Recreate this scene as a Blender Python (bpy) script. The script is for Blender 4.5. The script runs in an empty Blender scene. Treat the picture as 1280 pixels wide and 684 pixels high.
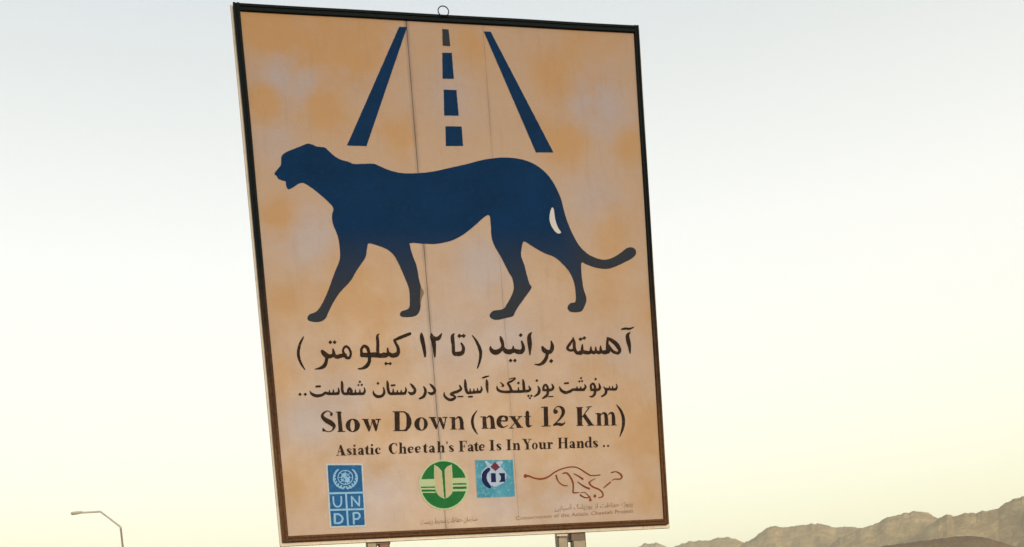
import bpy, math, random
import numpy as np
from mathutils import Vector, Matrix, noise as mnoise

# ------------------------------------------------------------------ camera
# The photograph is the upper part of a taller picture: its optical centre lies
# below the frame (vertical lens shift), found from the sign's four corners.
PX_W, PX_H = 1280.0, 684.0
CORNERS = [(291, 2.5), (798.5, 31.5), (836.5, 655), (353, 677.5)]   # TL TR BR BL of the frame
PP = np.array([640.0, 950.0])
EYE = np.array([0.0, 0.0, 1.6])
SIGN_W = 2.0

def hom(p): return np.array([p[0], p[1], 1.0])
def line(a, b): return np.cross(hom(a), hom(b))
TL, TR, BR, BL = CORNERS
v1 = np.cross(line(TL, TR), line(BL, BR)); v1 = v1[:2] / v1[2]
v2 = np.cross(line(TL, BL), line(TR, BR)); v2 = v2[:2] / v2[2]
FPX = math.sqrt(-np.dot(v1 - PP, v2 - PP))
down_c = np.append(v2 - PP, FPX); down_c /= np.linalg.norm(down_c)   # camera frame: x right, y down, z forward
h_c = np.append(v1 - PP, FPX); h_c /= np.linalg.norm(h_c)
Zc = -down_c
Yc = np.array([0, 0, 1.0]) - Zc * Zc[2]; Yc /= np.linalg.norm(Yc)
Xc = np.cross(Yc, Zc)
if Xc[0] < 0: Xc = -Xc
C2W = np.array([Xc, Yc, Zc])                                          # camera frame -> world
def ray(px, py):
    return C2W @ np.array([px - PP[0], py - PP[1], FPX])

scene = bpy.context.scene
col = scene.collection
cam_d = bpy.data.cameras.new("camera")
cam_d.sensor_width = 36.0
cam_d.lens = FPX / PX_W * 36.0
cam_d.shift_x = 0.0
cam_d.shift_y = (PP[1] - PX_H / 2) / PX_W
cam_d.clip_start = 0.1
cam_d.clip_end = 30000.0
cam = bpy.data.objects.new("camera", cam_d); col.objects.link(cam)
right_w, down_w, fwd_w = C2W[:, 0], C2W[:, 1], C2W[:, 2]
cam.matrix_world = Matrix(((right_w[0], -down_w[0], -fwd_w[0], EYE[0]),
                           (right_w[1], -down_w[1], -fwd_w[1], EYE[1]),
                           (right_w[2], -down_w[2], -fwd_w[2], EYE[2]),
                           (0, 0, 0, 1)))
scene.camera = cam

# ------------------------------------------------------------------ sky, sun, exposure
SUN_AZ = math.radians(160.0)     # clockwise from +Y (the way the camera looks): low in the haze behind the viewer
SUN_EL = math.radians(6.0)
world = bpy.data.worlds.new("World"); scene.world = world
world.use_nodes = True
wn = world.node_tree
bg = wn.nodes["Background"]
sky = wn.nodes.new("ShaderNodeTexSky")
sky.sky_type = 'NISHITA'
sky.sun_disc = False
sky.sun_elevation = SUN_EL
sky.sun_rotation = SUN_AZ
sky.altitude = 900.0
sky.air_density = 1.0
sky.dust_density = 3.0
sky.ozone_density = 1.0
# thin milky veil of dust and high cloud over the whole sky, thicker and warmer towards the horizon all round
wtc = wn.nodes.new("ShaderNodeTexCoord"); wsep = wn.nodes.new("ShaderNodeSeparateXYZ")
wn.links.new(wtc.outputs["Generated"], wsep.inputs[0])
veil = wn.nodes.new("ShaderNodeValToRGB")
for i, (p, c) in enumerate(((0.0, (5.6, 5.2, 3.5, 1)), (0.12, (5.4, 5.15, 3.65, 1)), (0.18, (5.0, 4.85, 3.9, 1)), (0.26, (4.55, 4.45, 3.95, 1)), (0.36, (4.25, 4.15, 3.9, 1)), (0.48, (3.25, 3.3, 3.2, 1)), (0.54, (2.85, 3.0, 3.1, 1)), (1.0, (2.3, 2.55, 2.8, 1)))):
    if i > 1: veil.color_ramp.elements.new(p)
    e = veil.color_ramp.elements[i]; e.position = p; e.color = c
wn.links.new(wsep.outputs[2], veil.inputs[0])
vmix = wn.nodes.new("ShaderNodeMix"); vmix.data_type = 'RGBA'
vmix.inputs[0].default_value = 0.8
wn.links.new(sky.outputs[0], vmix.inputs[6]); wn.links.new(veil.outputs[0], vmix.inputs[7])
wn.links.new(vmix.outputs[2], bg.inputs[0])
bg.inputs[1].default_value = 0.15
sun_d = bpy.data.lights.new("sun", 'SUN')
sun_d.energy = 2.9
sun_d.angle = math.radians(10.0)
sun_d.color = (1.0, 0.86, 0.66)
sun = bpy.data.objects.new("sun", sun_d); col.objects.link(sun)
sdir = Vector((math.sin(SUN_AZ) * math.cos(SUN_EL), math.cos(SUN_AZ) * math.cos(SUN_EL), math.sin(SUN_EL)))
sun.rotation_euler = (-sdir).to_track_quat('-Z', 'Y').to_euler()
sun.location = (0, 0, 30)
vs = scene.view_settings
vs.view_transform = 'Standard'; vs.look = 'None'
vs.exposure = 1.0; vs.gamma = 1.0; vs.use_curve_mapping = False

# ------------------------------------------------------------------ helpers
random.seed(7)
def srgb(r, g, b):
    return tuple(((c / 255.0) / 12.92 if c / 255.0 <= 0.04045 else ((c / 255.0 + 0.055) / 1.055) ** 2.4) for c in (r, g, b)) + (1.0,)

def mesh_obj(name, verts, faces, mat, parent=None, smooth=False):
    me = bpy.data.meshes.new(name)
    me.from_pydata([tuple(v) for v in verts], [], faces)
    me.update()
    if smooth: me.polygons.foreach_set('use_smooth', [True] * len(me.polygons))
    if mat: me.materials.append(mat)
    o = bpy.data.objects.new(name, me); col.objects.link(o)
    if parent is not None: o.parent = parent
    return o

def empty(name, loc):
    o = bpy.data.objects.new(name, None); col.objects.link(o); o.location = loc
    o.empty_display_size = 0.3
    return o

def tag(o, label=None, cat=None, kind=None):
    if label: o["label"] = label
    if cat: o["category"] = cat
    if kind: o["kind"] = kind
    return o

class NT:
    """tiny node-graph helper"""
    def __init__(self, name, rough=0.6, metal=0.0, spec=0.4):
        self.m = bpy.data.materials.new(name); self.m.use_nodes = True
        self.t = self.m.node_tree; self.b = self.t.nodes["Principled BSDF"]
        self.b.inputs["Roughness"].default_value = rough
        self.b.inputs["Metallic"].default_value = metal
        self.b.inputs["Specular IOR Level"].default_value = spec
    def n(self, kind, **kw):
        nd = self.t.nodes.new(kind)
        for k, v in kw.items():
            if k in nd.inputs: nd.inputs[k].default_value = v
            else: setattr(nd, k, v)
        return nd
    def l(self, a, b): self.t.links.new(a, b)
    def coord(self, scale=(1, 1, 1), which="Object"):
        tc = self.n("ShaderNodeTexCoord"); mp = self.n("ShaderNodeMapping")
        mp.inputs["Scale"].default_value = scale
        self.l(tc.outputs[which], mp.inputs[0]); return mp.outputs[0]
    def noise(self, vec, scale, detail=5, rough=0.55):
        nd = self.n("ShaderNodeTexNoise"); nd.inputs["Scale"].default_value = scale
        nd.inputs["Detail"].default_value = detail; nd.inputs["Roughness"].default_value = rough
        self.l(vec, nd.inputs["Vector"]); return nd.outputs["Fac"]
    def ramp(self, fac, stops):
        r = self.n("ShaderNodeValToRGB"); e = r.color_ramp.elements
        while len(e) < len(stops): e.new(0.5)
        for el, (p, c) in zip(e, stops): el.position = p; el.color = c
        self.l(fac, r.inputs[0]); return r.outputs[0]
    def mix(self, fac, a, b, mode='MIX'):
        m = self.n("ShaderNodeMix", data_type='RGBA', blend_type=mode)
        for s, v in ((0, fac), (6, a), (7, b)):
            if hasattr(v, "node"): self.l(v, m.inputs[s])
            elif isinstance(v, (int, float)): m.inputs[s].default_value = v
            else: m.inputs[s].default_value = v
        return m.outputs[2]
    def math(self, op, a, b=None):
        m = self.n("ShaderNodeMath", operation=op)
        for i, v in enumerate((a, b)):
            if v is None: continue
            if hasattr(v, "node"): self.l(v, m.inputs[i])
            else: m.inputs[i].default_value = v
        return m.outputs[0]
    def color(self, c): self.l(c, self.b.inputs["Base Color"])
    def bump(self, h, strength=0.2, dist=0.002):
        bp = self.n("ShaderNodeBump"); bp.inputs["Strength"].default_value = strength
        bp.inputs["Distance"].default_value = dist
        self.l(h, bp.inputs["Height"]); self.l(bp.outputs[0], self.b.inputs["Normal"])

G = lambda v: (v, v, v, 1.0)

# ------------------------------------------------------------------ ground, mountains
def make_ground():
    m = NT("desert_ground", rough=0.95, spec=0.1)
    c = m.coord()
    big = m.noise(c, 0.02, 6); fine = m.noise(c, 6.0, 6, 0.7)
    colr = m.ramp(big, [(0.3, srgb(150, 122, 92)), (0.7, srgb(178, 150, 116))])
    m.color(m.mix(m.ramp(fine, [(0.35, G(0.0)), (0.75, G(0.5))]), colr, srgb(112, 92, 72)))
    m.bump(fine, 0.6, 0.03)
    verts, faces = [], []
    radii = [0.0] + [0.8 * 1.18 ** k for k in range(52)]
    radii = [r for r in radii if r < 6400] + [6400]
    seg = 96
    verts.append((0, 0, 0))
    for r in radii[1:]:
        for k in range(seg):
            a = 2 * math.pi * k / seg
            x, y = r * math.sin(a), r * math.cos(a)
            amp = min(0.04, r * 0.004) if r < 60 else min(6.0, (r - 60) * 0.004 + 0.04)
            z = amp * (mnoise.noise(Vector((x * 0.25, y * 0.25, 3.1))) if r < 60 else mnoise.noise(Vector((x * 0.004, y * 0.004, 3.1)))) - (0.0 if r < 60 else 0.3 * amp)
            verts.append((x, y, z))
    for k in range(seg):
        faces.append((0, 1 + k, 1 + (k + 1) % seg))
    for j in range(len(radii) - 2):
        a0 = 1 + j * seg; b0 = a0 + seg
        for k in range(seg):
            k2 = (k + 1) % seg
            faces.append((a0 + k, b0 + k, b0 + k2, a0 + k2))
    o = mesh_obj("ground", verts, faces, m.m, smooth=True)
    tag(o, "pale sandy desert plain reaching to the mountains", "ground", "structure")
make_ground()

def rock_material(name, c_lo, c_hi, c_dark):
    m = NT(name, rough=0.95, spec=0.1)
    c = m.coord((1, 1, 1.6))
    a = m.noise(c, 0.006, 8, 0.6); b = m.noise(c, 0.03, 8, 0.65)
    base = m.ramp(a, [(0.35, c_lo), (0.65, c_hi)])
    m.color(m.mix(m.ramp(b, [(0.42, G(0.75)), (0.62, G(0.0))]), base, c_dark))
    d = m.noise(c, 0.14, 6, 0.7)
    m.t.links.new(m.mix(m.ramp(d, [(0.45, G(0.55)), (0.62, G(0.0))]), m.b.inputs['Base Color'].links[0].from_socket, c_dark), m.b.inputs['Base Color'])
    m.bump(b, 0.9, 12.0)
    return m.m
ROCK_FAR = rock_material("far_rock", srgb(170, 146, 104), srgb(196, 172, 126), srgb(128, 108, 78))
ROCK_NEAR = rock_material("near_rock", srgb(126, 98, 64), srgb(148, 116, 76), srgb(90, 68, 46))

def mountain(name, label, crest, dist, spread, mat, seed, depth=0.36, step=0.0006, rough=1.0):
    """crest: photo pixels of the skyline; dist: metres to the crest"""
    az, te = [], []
    for p in crest:
        r = ray(*p); hr = math.hypot(r[0], r[1])
        az.append(math.atan2(r[0], r[1])); te.append(r[2] / hr)
    az = np.array(az); te = np.array(te)
    a = np.arange(az[0], az[-1], step)
    t = np.interp(a, az, te)
    NV = 46; NB = 14
    verts, faces = [], []
    for i, (ai, ti) in enumerate(zip(a, t)):
        sv = Vector((ai * 60, seed * 7.3, 0))
        D = dist * (1 + spread * mnoise.noise(Vector((ai * 9, seed, 1.7))))
        # crags: fractal noise added to the traced skyline
        crag = (mnoise.fractal(Vector((ai * 240, seed, 9.0)), 0.9, 2.1, 4) * 0.0010 + mnoise.noise(Vector((ai * 1300, seed, 2.0))) * 0.0006) * rough
        Hs = EYE[2] + D * max(0.0005, ti)
        Hd = D * crag
        for j in range(NV + NB):
            s = j / (NV - 1) if j < NV else 1 + (j - NV + 1) / NB
            if s <= 1:
                r = D * (1 - depth * (1 - s))
                prof = 0.10 * s + 0.90 * s ** 1.75
                w = 4 * s * (1 - s)
            else:
                r = D * (1 + depth * (s - 1)); prof = (2 - s) ** 1.4; w = 4 * (s - 1) * (2 - s)
            Hc = Hs + Hd * max(0.0, 1 - abs(s - 1) * 9) ** 1.5           # crags fade out just below the skyline
            x, y = r * math.sin(ai), r * math.cos(ai)
            q = Vector((x / (dist * 0.11), y / (dist * 0.16), seed * 3.0))
            g = mnoise.ridged_multi_fractal(q, 0.9, 2.1, 5, 1.0, 2.0) - 1.0
            f = mnoise.fractal(q * 6.0, 0.8, 2.0, 3)
            z = Hc * prof + Hc * w * (0.24 * g + 0.06 * f) * rough
            # the skyline stays the traced one: nothing in front rises above it
            if s < 1:
                lim = EYE[2] + r * (Hc - EYE[2]) / D * (0.25 + 0.745 * s)
                z = min(z, lim)
            verts.append((x, y, z - 3.0 * (1 - min(1, Hc / 30.0)) - (8.0 if j in (0, NV + NB - 1) else 0.0)))
    n = NV + NB
    for i in range(len(a) - 1):
        for j in range(n - 1):
            p = i * n + j
            faces.append((p, p + n, p + n + 1, p + 1))
    o = mesh_obj(name, verts, faces, mat, smooth=True)
    tag(o, label, "mountain", "structure")
    return o

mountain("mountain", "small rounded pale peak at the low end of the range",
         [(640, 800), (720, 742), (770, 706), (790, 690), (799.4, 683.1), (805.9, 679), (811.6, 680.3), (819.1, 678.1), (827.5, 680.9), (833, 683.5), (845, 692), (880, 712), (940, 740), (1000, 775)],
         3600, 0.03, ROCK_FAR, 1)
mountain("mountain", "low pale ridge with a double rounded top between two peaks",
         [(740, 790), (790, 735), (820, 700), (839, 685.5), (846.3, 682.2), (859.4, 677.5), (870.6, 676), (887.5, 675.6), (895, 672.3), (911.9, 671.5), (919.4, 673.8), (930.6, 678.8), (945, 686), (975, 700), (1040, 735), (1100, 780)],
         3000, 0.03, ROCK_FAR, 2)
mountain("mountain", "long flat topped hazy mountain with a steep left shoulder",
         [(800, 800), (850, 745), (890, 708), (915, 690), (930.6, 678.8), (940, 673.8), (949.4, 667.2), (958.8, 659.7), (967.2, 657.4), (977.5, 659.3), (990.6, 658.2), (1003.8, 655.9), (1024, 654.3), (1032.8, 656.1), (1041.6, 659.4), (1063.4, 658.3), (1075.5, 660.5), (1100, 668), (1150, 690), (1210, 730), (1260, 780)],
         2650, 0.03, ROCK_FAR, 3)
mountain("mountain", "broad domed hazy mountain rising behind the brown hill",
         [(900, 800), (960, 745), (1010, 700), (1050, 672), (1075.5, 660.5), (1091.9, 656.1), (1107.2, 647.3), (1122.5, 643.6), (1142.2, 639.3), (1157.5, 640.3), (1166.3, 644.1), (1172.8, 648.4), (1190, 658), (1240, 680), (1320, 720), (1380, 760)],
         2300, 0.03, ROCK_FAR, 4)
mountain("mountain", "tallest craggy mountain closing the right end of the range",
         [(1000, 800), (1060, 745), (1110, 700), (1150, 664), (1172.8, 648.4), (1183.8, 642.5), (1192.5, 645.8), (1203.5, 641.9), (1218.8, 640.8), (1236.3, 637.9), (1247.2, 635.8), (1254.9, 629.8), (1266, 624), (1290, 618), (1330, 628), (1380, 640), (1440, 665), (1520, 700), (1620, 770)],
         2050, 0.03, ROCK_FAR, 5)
mountain("hill", "low smooth brown hill in front of the hazy mountains",
         [(980, 810), (1020, 760), (1060, 705), (1085, 688), (1105, 682.3), (1140, 678), (1166.3, 674.3), (1192.5, 670.8), (1214.4, 669.9), (1231.9, 672.1), (1245, 675.8), (1262, 681), (1300, 692), (1360, 715), (1430, 770)],
         1250, 0.02, ROCK_NEAR, 6, rough=0.55)

# ------------------------------------------------------------------ the sign's frame of reference
h_w = C2W @ h_c; up_w = np.array([0, 0, 1.0]); n_w = np.cross(h_w, up_w)     # n points away from the camera or to it
if np.dot(n_w, ray(560, 340)) < 0: n_w = -n_w                                 # n_w: away from the camera
r_tl, r_tr = ray(*TL), ray(*TR)
k_tl, k_tr = 1 / np.dot(r_tl, n_w), 1 / np.dot(r_tr, n_w)
PLANE_D = SIGN_W / np.linalg.norm(r_tl * k_tl - r_tr * k_tr)                   # distance of the frame's front plane
corner_w = [EYE + ray(*p) * PLANE_D / np.dot(ray(*p), n_w) for p in CORNERS]
base = (corner_w[2] + corner_w[3]) / 2
ORI = np.array([base[0], base[1], 0.0])
def local(wp):
    d = wp - ORI
    return np.array([np.dot(d, h_w), np.dot(d, n_w), d[2]])
def on_sign(px, py, y=0.0):
    """photo pixel -> sign coordinates (x along, y away from the viewer, z up) on the plane y"""
    r = ray(px, py)
    return local(EYE + r * (PLANE_D + y) / np.dot(r, n_w))
LC = [local(c) for c in corner_w]
X0, X1, Z0, Z1 = (LC[0][0] + LC[3][0]) / 2, (LC[1][0] + LC[2][0]) / 2, (LC[2][2] + LC[3][2]) / 2, (LC[0][2] + LC[1][2]) / 2
FACE = 0.012                                                                   # board face lies this far behind the frame's front

sign = empty("road_sign", tuple(ORI))
sign.rotation_euler = (0, 0, math.atan2(h_w[1], h_w[0]))
tag(sign, "large weathered tan warning sign with walking cheetah silhouette on paired steel posts", "road sign")

# ------------------------------------------------------------------ sign materials
def board_material():
    m = NT("sign_board_sheeting", rough=0.45, spec=0.72)
    at = m.n("ShaderNodeAttribute", attribute_name="stain")
    sep = m.n("ShaderNodeSeparateColor"); m.l(at.outputs["Color"], sep.inputs[0])
    c = m.coord()
    cs = m.coord((1, 1, 0.16))
    n1 = m.noise(c, 5.0, 7, 0.62); n2 = m.noise(c, 24.0, 6, 0.65); n3 = m.noise(cs, 30.0, 5, 0.6); n4 = m.noise(c, 160.0, 3, 0.6)
    orange = m.math('ADD', sep.outputs[0], m.math('MULTIPLY', m.math('SUBTRACT', n1, 0.5), 1.5))
    orange = m.math('ADD', orange, m.math('MULTIPLY', m.math('SUBTRACT', n2, 0.5), 0.5))
    lilac = m.math('ADD', sep.outputs[1], m.math('MULTIPLY', m.math('SUBTRACT', n2, 0.5), 0.8))
    base = srgb(133, 104, 76)
    cc = m.mix(m.ramp(lilac, [(0.05, G(0)), (0.75, G(0.95))]), base, srgb(124, 110, 112))
    cc = m.mix(m.ramp(orange, [(0.08, G(0)), (0.78, G(1.0))]), cc, srgb(136, 94, 20))
    # dirt runs and specks
    cc = m.mix(m.ramp(n3, [(0.54, G(0)), (0.78, G(0.17))]), cc, srgb(84, 58, 36))
    cc = m.mix(m.ramp(n4, [(0.50, G(0)), (0.72, G(0.22))]), cc, srgb(78, 58, 42))
    cc = m.mix(m.math('MULTIPLY', sep.outputs[2], 0.95), cc, srgb(74, 42, 24))
    m.color(cc)
    m.l(m.ramp(n1, [(0.3, G(0.42)), (0.7, G(0.49))]), m.b.inputs["Roughness"])
    m.bump(n1, 0.25, 0.006)
    return m.m
MAT_BOARD = board_material()

def ink_material(name, c1, c2, c3=None, rough=0.5, wear=0.5):
    m = NT(name, rough=rough, spec=0.06)
    c = m.coord()
    a = m.noise(c, 7.0, 6, 0.6); b = m.noise(c, 60.0, 5, 0.65)
    cc = m.mix(m.ramp(a, [(0.35, G(0)), (0.7, G(1))]), c1, c2)
    if c3: cc = m.mix(m.ramp(b, [(0.52, G(0)), (0.75, G(wear))]), cc, c3)
    m.color(cc)
    return m.m

def navy_material():
    # navy film, charcoal on lower legs and tail; leg sheen is painted in
    m = NT("navy_film", rough=0.5, spec=0.03)
    c = m.coord()
    a = m.noise(c, 4.0, 6, 0.6); b = m.noise(c, 70.0, 5, 0.65)
    navy = m.mix(m.ramp(a, [(0.35, G(0)), (0.68, G(1))]), srgb(0, 35, 68), srgb(2, 40, 78))
    at = m.n("ShaderNodeAttribute", attribute_name="fade_and_glare")
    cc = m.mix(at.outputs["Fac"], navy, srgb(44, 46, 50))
    cc = m.mix(m.ramp(b, [(0.50, G(0)), (0.75, G(0.3))]), cc, srgb(38, 50, 72))
    m.color(cc)
    return m.m
MAT_NAVY = navy_material()
MAT_BROWN = ink_material("brown_ink", srgb(24, 13, 6), srgb(40, 23, 12), srgb(100, 74, 52), wear=0.4)
MAT_UN_BLUE = ink_material("blue_print", srgb(18, 74, 124), srgb(24, 84, 138), srgb(60, 112, 156))
MAT_PALE_BLUE = ink_material("pale_blue_print", srgb(116, 160, 196), srgb(130, 168, 200), srgb(76, 128, 174))
MAT_PALE_EDGE = ink_material("pale_border_print", srgb(160, 170, 176), srgb(168, 170, 170), srgb(170, 156, 140))
MAT_GREEN = ink_material("green_print", srgb(12, 88, 40), srgb(18, 98, 48), srgb(44, 104, 62))
MAT_PALE_GREEN = ink_material("pale_green_print", srgb(150, 172, 136), srgb(160, 170, 138), srgb(172, 156, 130))
MAT_LEAF = ink_material("leaf_print", srgb(168, 160, 132), srgb(162, 150, 122), srgb(150, 134, 106))
MAT_TURQ = ink_material("turquoise_print", srgb(40, 116, 144), srgb(76, 142, 166), srgb(124, 166, 180), wear=0.8)
MAT_PALE_LILAC = ink_material("pale_lilac_print", srgb(160, 170, 194), srgb(128, 158, 184), srgb(92, 144, 172), wear=1.0)
MAT_DEEP_NAVY = ink_material("deep_navy_print", srgb(4, 16, 66), srgb(8, 20, 74))
MAT_MAROON = ink_material("maroon_print", srgb(84, 34, 50), srgb(96, 40, 56))
MAT_RUSSET = ink_material("russet_print", srgb(122, 56, 26), srgb(96, 44, 24), srgb(140, 84, 52), wear=0.5)
MAT_FAINT = ink_material("faint_caption_ink", srgb(118, 92, 70), srgb(138, 110, 86), srgb(162, 136, 112), wear=0.9)
MAT_CREAM = ink_material("pale_grey_film", srgb(170, 168, 172), srgb(178, 175, 175), srgb(156, 150, 146))

def frame_material():
    m = NT("frame_paint", rough=0.55, spec=0.08)
    c = m.coord()
    n = m.noise(c, 9.0, 7, 0.65); f = m.noise(c, 70.0, 5, 0.7)
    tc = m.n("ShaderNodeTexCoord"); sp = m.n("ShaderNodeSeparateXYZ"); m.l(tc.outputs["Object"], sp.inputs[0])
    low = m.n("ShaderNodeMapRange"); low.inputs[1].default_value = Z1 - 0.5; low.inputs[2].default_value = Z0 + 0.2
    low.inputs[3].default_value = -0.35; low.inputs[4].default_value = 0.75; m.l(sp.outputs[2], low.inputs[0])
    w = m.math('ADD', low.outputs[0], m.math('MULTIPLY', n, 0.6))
    glare_brown = m.ramp(f, [(0.35, srgb(66, 42, 24)), (0.7, srgb(98, 68, 40))])
    cc = m.mix(m.ramp(w, [(0.35, G(0)), (0.95, G(1))]), srgb(3, 11, 14), glare_brown)  # brown strengthens downward, painting warm low glare into the frame colour
    m.color(cc); m.bump(f, 0.3, 0.002)
    return m.m
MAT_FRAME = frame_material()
def steel(name, c1, c2, c3, rough=0.5, metal=0.3):
    m = NT(name, rough=rough, metal=metal, spec=0.5)
    c = m.coord((1, 1, 0.5)); a = m.noise(c, 14.0, 6, 0.65); b = m.noise(c, 55.0, 5, 0.7)
    cc = m.mix(m.ramp(a, [(0.35, G(0)), (0.7, G(1))]), c1, c2)
    m.color(m.mix(m.ramp(b, [(0.52, G(0)), (0.72, G(0.6))]), cc, c3)); m.bump(b, 0.25, 0.002)
    return m.m
MAT_GALV = steel("galvanised_edge", srgb(160, 152, 140), srgb(174, 164, 150), srgb(130, 118, 102))
MAT_POST = steel("grey_post_steel", srgb(108, 100, 86), srgb(126, 116, 98), srgb(80, 68, 52))
MAT_REDPOST = steel("red_oxide_post", srgb(96, 42, 24), srgb(110, 52, 30), srgb(66, 36, 22), metal=0.0)
MAT_BRACKET = steel("rusty_bracket", srgb(70, 45, 22), srgb(86, 56, 28), srgb(50, 32, 18), metal=0.0)

# ------------------------------------------------------------------ sign structure
def wob(s, k): return mnoise.noise(Vector((s * 2.3, k * 5.1, 0.7)))
def rail(name, p0, p1, w_dir, width, y0, y1, mat, k, amp=0.0016):
    """bar from p0 to p1 (x,z) whose width grows along w_dir; small bends and chamfers"""
    n = 40; verts, faces = [], []
    c = 0.0025
    g0, g1 = width * 0.36, width * 0.62                       # shallow groove along the face
    prof = [(0, y0 + c), (c, y0), (g0, y0), (g0 + 0.002, y0 + 0.004), (g1 - 0.002, y0 + 0.004), (g1, y0), (width - c, y0), (width, y0 + c), (width, y1 - c), (width - c, y1), (c, y1), (0, y1 - c)]
    for i in range(n + 1):
        s = i / n
        x = p0[0] + (p1[0] - p0[0]) * s; z = p0[1] + (p1[1] - p0[1]) * s
        L = math.hypot(p1[0] - p0[0], p1[1] - p0[1]) * s
        d = amp * wob(L, k); dy = amp * wob(L, k + 11)
        for (w, y) in prof:
            verts.append((x + w_dir[0] * (w + d), y + dy, z + w_dir[1] * (w + d)))
    m = len(prof)
    for i in range(n):
        for j in range(m):
            a, b = i * m + j, i * m + (j + 1) % m
            faces.append((a, b, b + m, a + m))
    faces.append(tuple(range(m))[::-1]); faces.append(tuple(n * m + j for j in range(m)))
    return mesh_obj(name, verts, faces, mat, sign)

FT, FB, FS, FR = 0.034, 0.028, 0.031, 0.025                # top, bottom, left and right rail widths
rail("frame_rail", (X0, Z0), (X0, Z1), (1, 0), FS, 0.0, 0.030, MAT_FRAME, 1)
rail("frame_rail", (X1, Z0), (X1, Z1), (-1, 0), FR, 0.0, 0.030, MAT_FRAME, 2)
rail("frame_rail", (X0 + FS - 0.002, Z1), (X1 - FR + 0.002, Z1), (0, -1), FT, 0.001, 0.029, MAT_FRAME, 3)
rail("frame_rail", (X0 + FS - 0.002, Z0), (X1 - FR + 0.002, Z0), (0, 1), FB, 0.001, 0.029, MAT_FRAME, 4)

def box_verts(x0, x1, y0, y1, z0, z1, c):
    """chamfered box along z"""
    pts = [(x0 + c, y0), (x1 - c, y0), (x1, y0 + c), (x1, y1 - c), (x1 - c, y1), (x0 + c, y1), (x0, y1 - c), (x0, y0 + c)]
    v = [(x, y, z) for z in (z0, z1) for x, y in pts]
    f = [tuple(range(8))[::-1], tuple(range(8, 16))] + [(j, (j + 1) % 8, (j + 1) % 8 + 8, j + 8) for j in range(8)]
    return v, f

# pale folded edge of the backing tray, showing a finger's breadth round the frame
v, f = box_verts(X0 - 0.014, X1 + 0.014, 0.031, 0.052, Z0 - 0.017, Z1 + 0.005, 0.003)
mesh_obj("backing_tray", v, f, MAT_GALV, sign)

# three printed sheets butted edge to edge
seam1 = np.mean([on_sign(509, 28, FACE)[0], on_sign(530.9, 306.6, FACE)[0], on_sign(556, 668, FACE)[0]])
seam2 = np.mean([on_sign(610.8, 104.2, FACE)[0], on_sign(646, 640, FACE)[0]])
STAIN_O = [(330, 30, 36, 1), (425, 48, 62, .9), (330, 132, 24, .9), (405, 142, 26, .9), (500, 172, 24, .8), (590, 58, 26, .8), (690, 95, 30, .9), (712, 182, 32, 1),
           (735, 42, 48, .5), (790, 182, 22, .8), (345, 268, 24, .7), (450, 362, 58, .8), (350, 385, 34, .6), (762, 288, 26, .7), (768, 352, 42, .6), (690, 345, 30, .3),
           (345, 470, 26, 1), (470, 440, 46, .5), (480, 545, 46, .6), (625, 520, 36, .5), (700, 560, 56, .6), (806, 540, 44, .9), (368, 600, 34, .7), (470, 75, 22, .3), (760, 480, 40, .4), (815, 400, 24, .6), (808, 620, 26, .6)]
STAIN_L = [(362, 92, 40, 1), (452, 95, 30, .7), (745, 132, 42, 1), (390, 300, 40, .8), (602, 332, 36, .9), (560, 425, 46, .6), (430, 500, 34, .7), (640, 422, 34, .7), (384, 530, 28, .9), (470, 615, 44, .7), (345, 180, 30, .5), (560, 120, 40, .5), (740, 250, 40, .6), (700, 620, 46, .5), (770, 440, 30, .4), (620, 630, 30, .6)]
def sheet(x0, x1, z0, z1, y0, bow, k):
    nx, nz = max(12, int((x1 - x0) / 0.016)), 140
    verts, faces, stain = [], [], []
    o_l = [(on_sign(a, b, FACE), r / 254.0, s) for a, b, r, s in STAIN_O]
    l_l = [(on_sign(a, b, FACE), r / 254.0, s) for a, b, r, s in STAIN_L]
    for i in range(nx + 1):
        x = x0 + (x1 - x0) * i / nx
        for j in range(nz + 1):
            z = z0 + (z1 - z0) * j / nz
            verts.append((x, y0 + bow * mnoise.noise(Vector((x * 1.7, z * 1.3, k))), z))
            o_ = sum(s * math.exp(-((x - p[0]) ** 2 + (z - p[2]) ** 2) / (r * r)) for p, r, s in o_l)
            l_ = sum(s * math.exp(-((x - p[0]) ** 2 + (z - p[2]) ** 2) / (r * r)) for p, r, s in l_l)
            e1 = abs(x - seam1)
            e = math.exp(-(e1 / 0.0055) ** 2) * (0.7 + 0.5 * mnoise.noise(Vector((0, 0, z * 6)))) + 0.5 * math.exp(-(abs(x - seam2) / 0.006) ** 2) * max(0, 0.3 + mnoise.noise(Vector((3, 0, z * 4))))
            stain.append((min(1, o_), min(1, l_), max(0, min(1, e)), 1.0))
    w = nz + 1
    for i in range(nx):
        for j in range(nz):
            a = i * w + j
            faces.append((a, a + w, a + w + 1, a + 1))
    nv = len(verts)                          # back and edges
    ring = [i * w for i in range(nx + 1)] + [nx * w + j for j in range(1, nz + 1)] + [i * w + nz for i in range(nx - 1, -1, -1)] + [j for j in range(nz - 1, 0, -1)]
    for r in ring:
        vx = verts[r]; verts.append((vx[0], 0.0305, vx[2])); stain.append(stain[r])
    m = len(ring)
    for q in range(m):
        faces.append((ring[q], nv + q, nv + (q + 1) % m, ring[(q + 1) % m]))
    o = mesh_obj("board_sheet", verts, faces, MAT_BOARD, sign)
    ca = o.data.color_attributes.new("stain", 'FLOAT_COLOR', 'POINT')
    ca.data.foreach_set("color", [c for s in stain for c in s])
    return o
IZ0, IZ1 = Z0 + FB - 0.004, Z1 - FT + 0.004
sheet(X0 + FS - 0.004, seam1 - 0.0010, IZ0, IZ1, FACE, 0.0006, 1)
sheet(seam1 + 0.0010, seam2 - 0.0004, IZ0, IZ1, FACE, 0.0006, 2)
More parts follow.
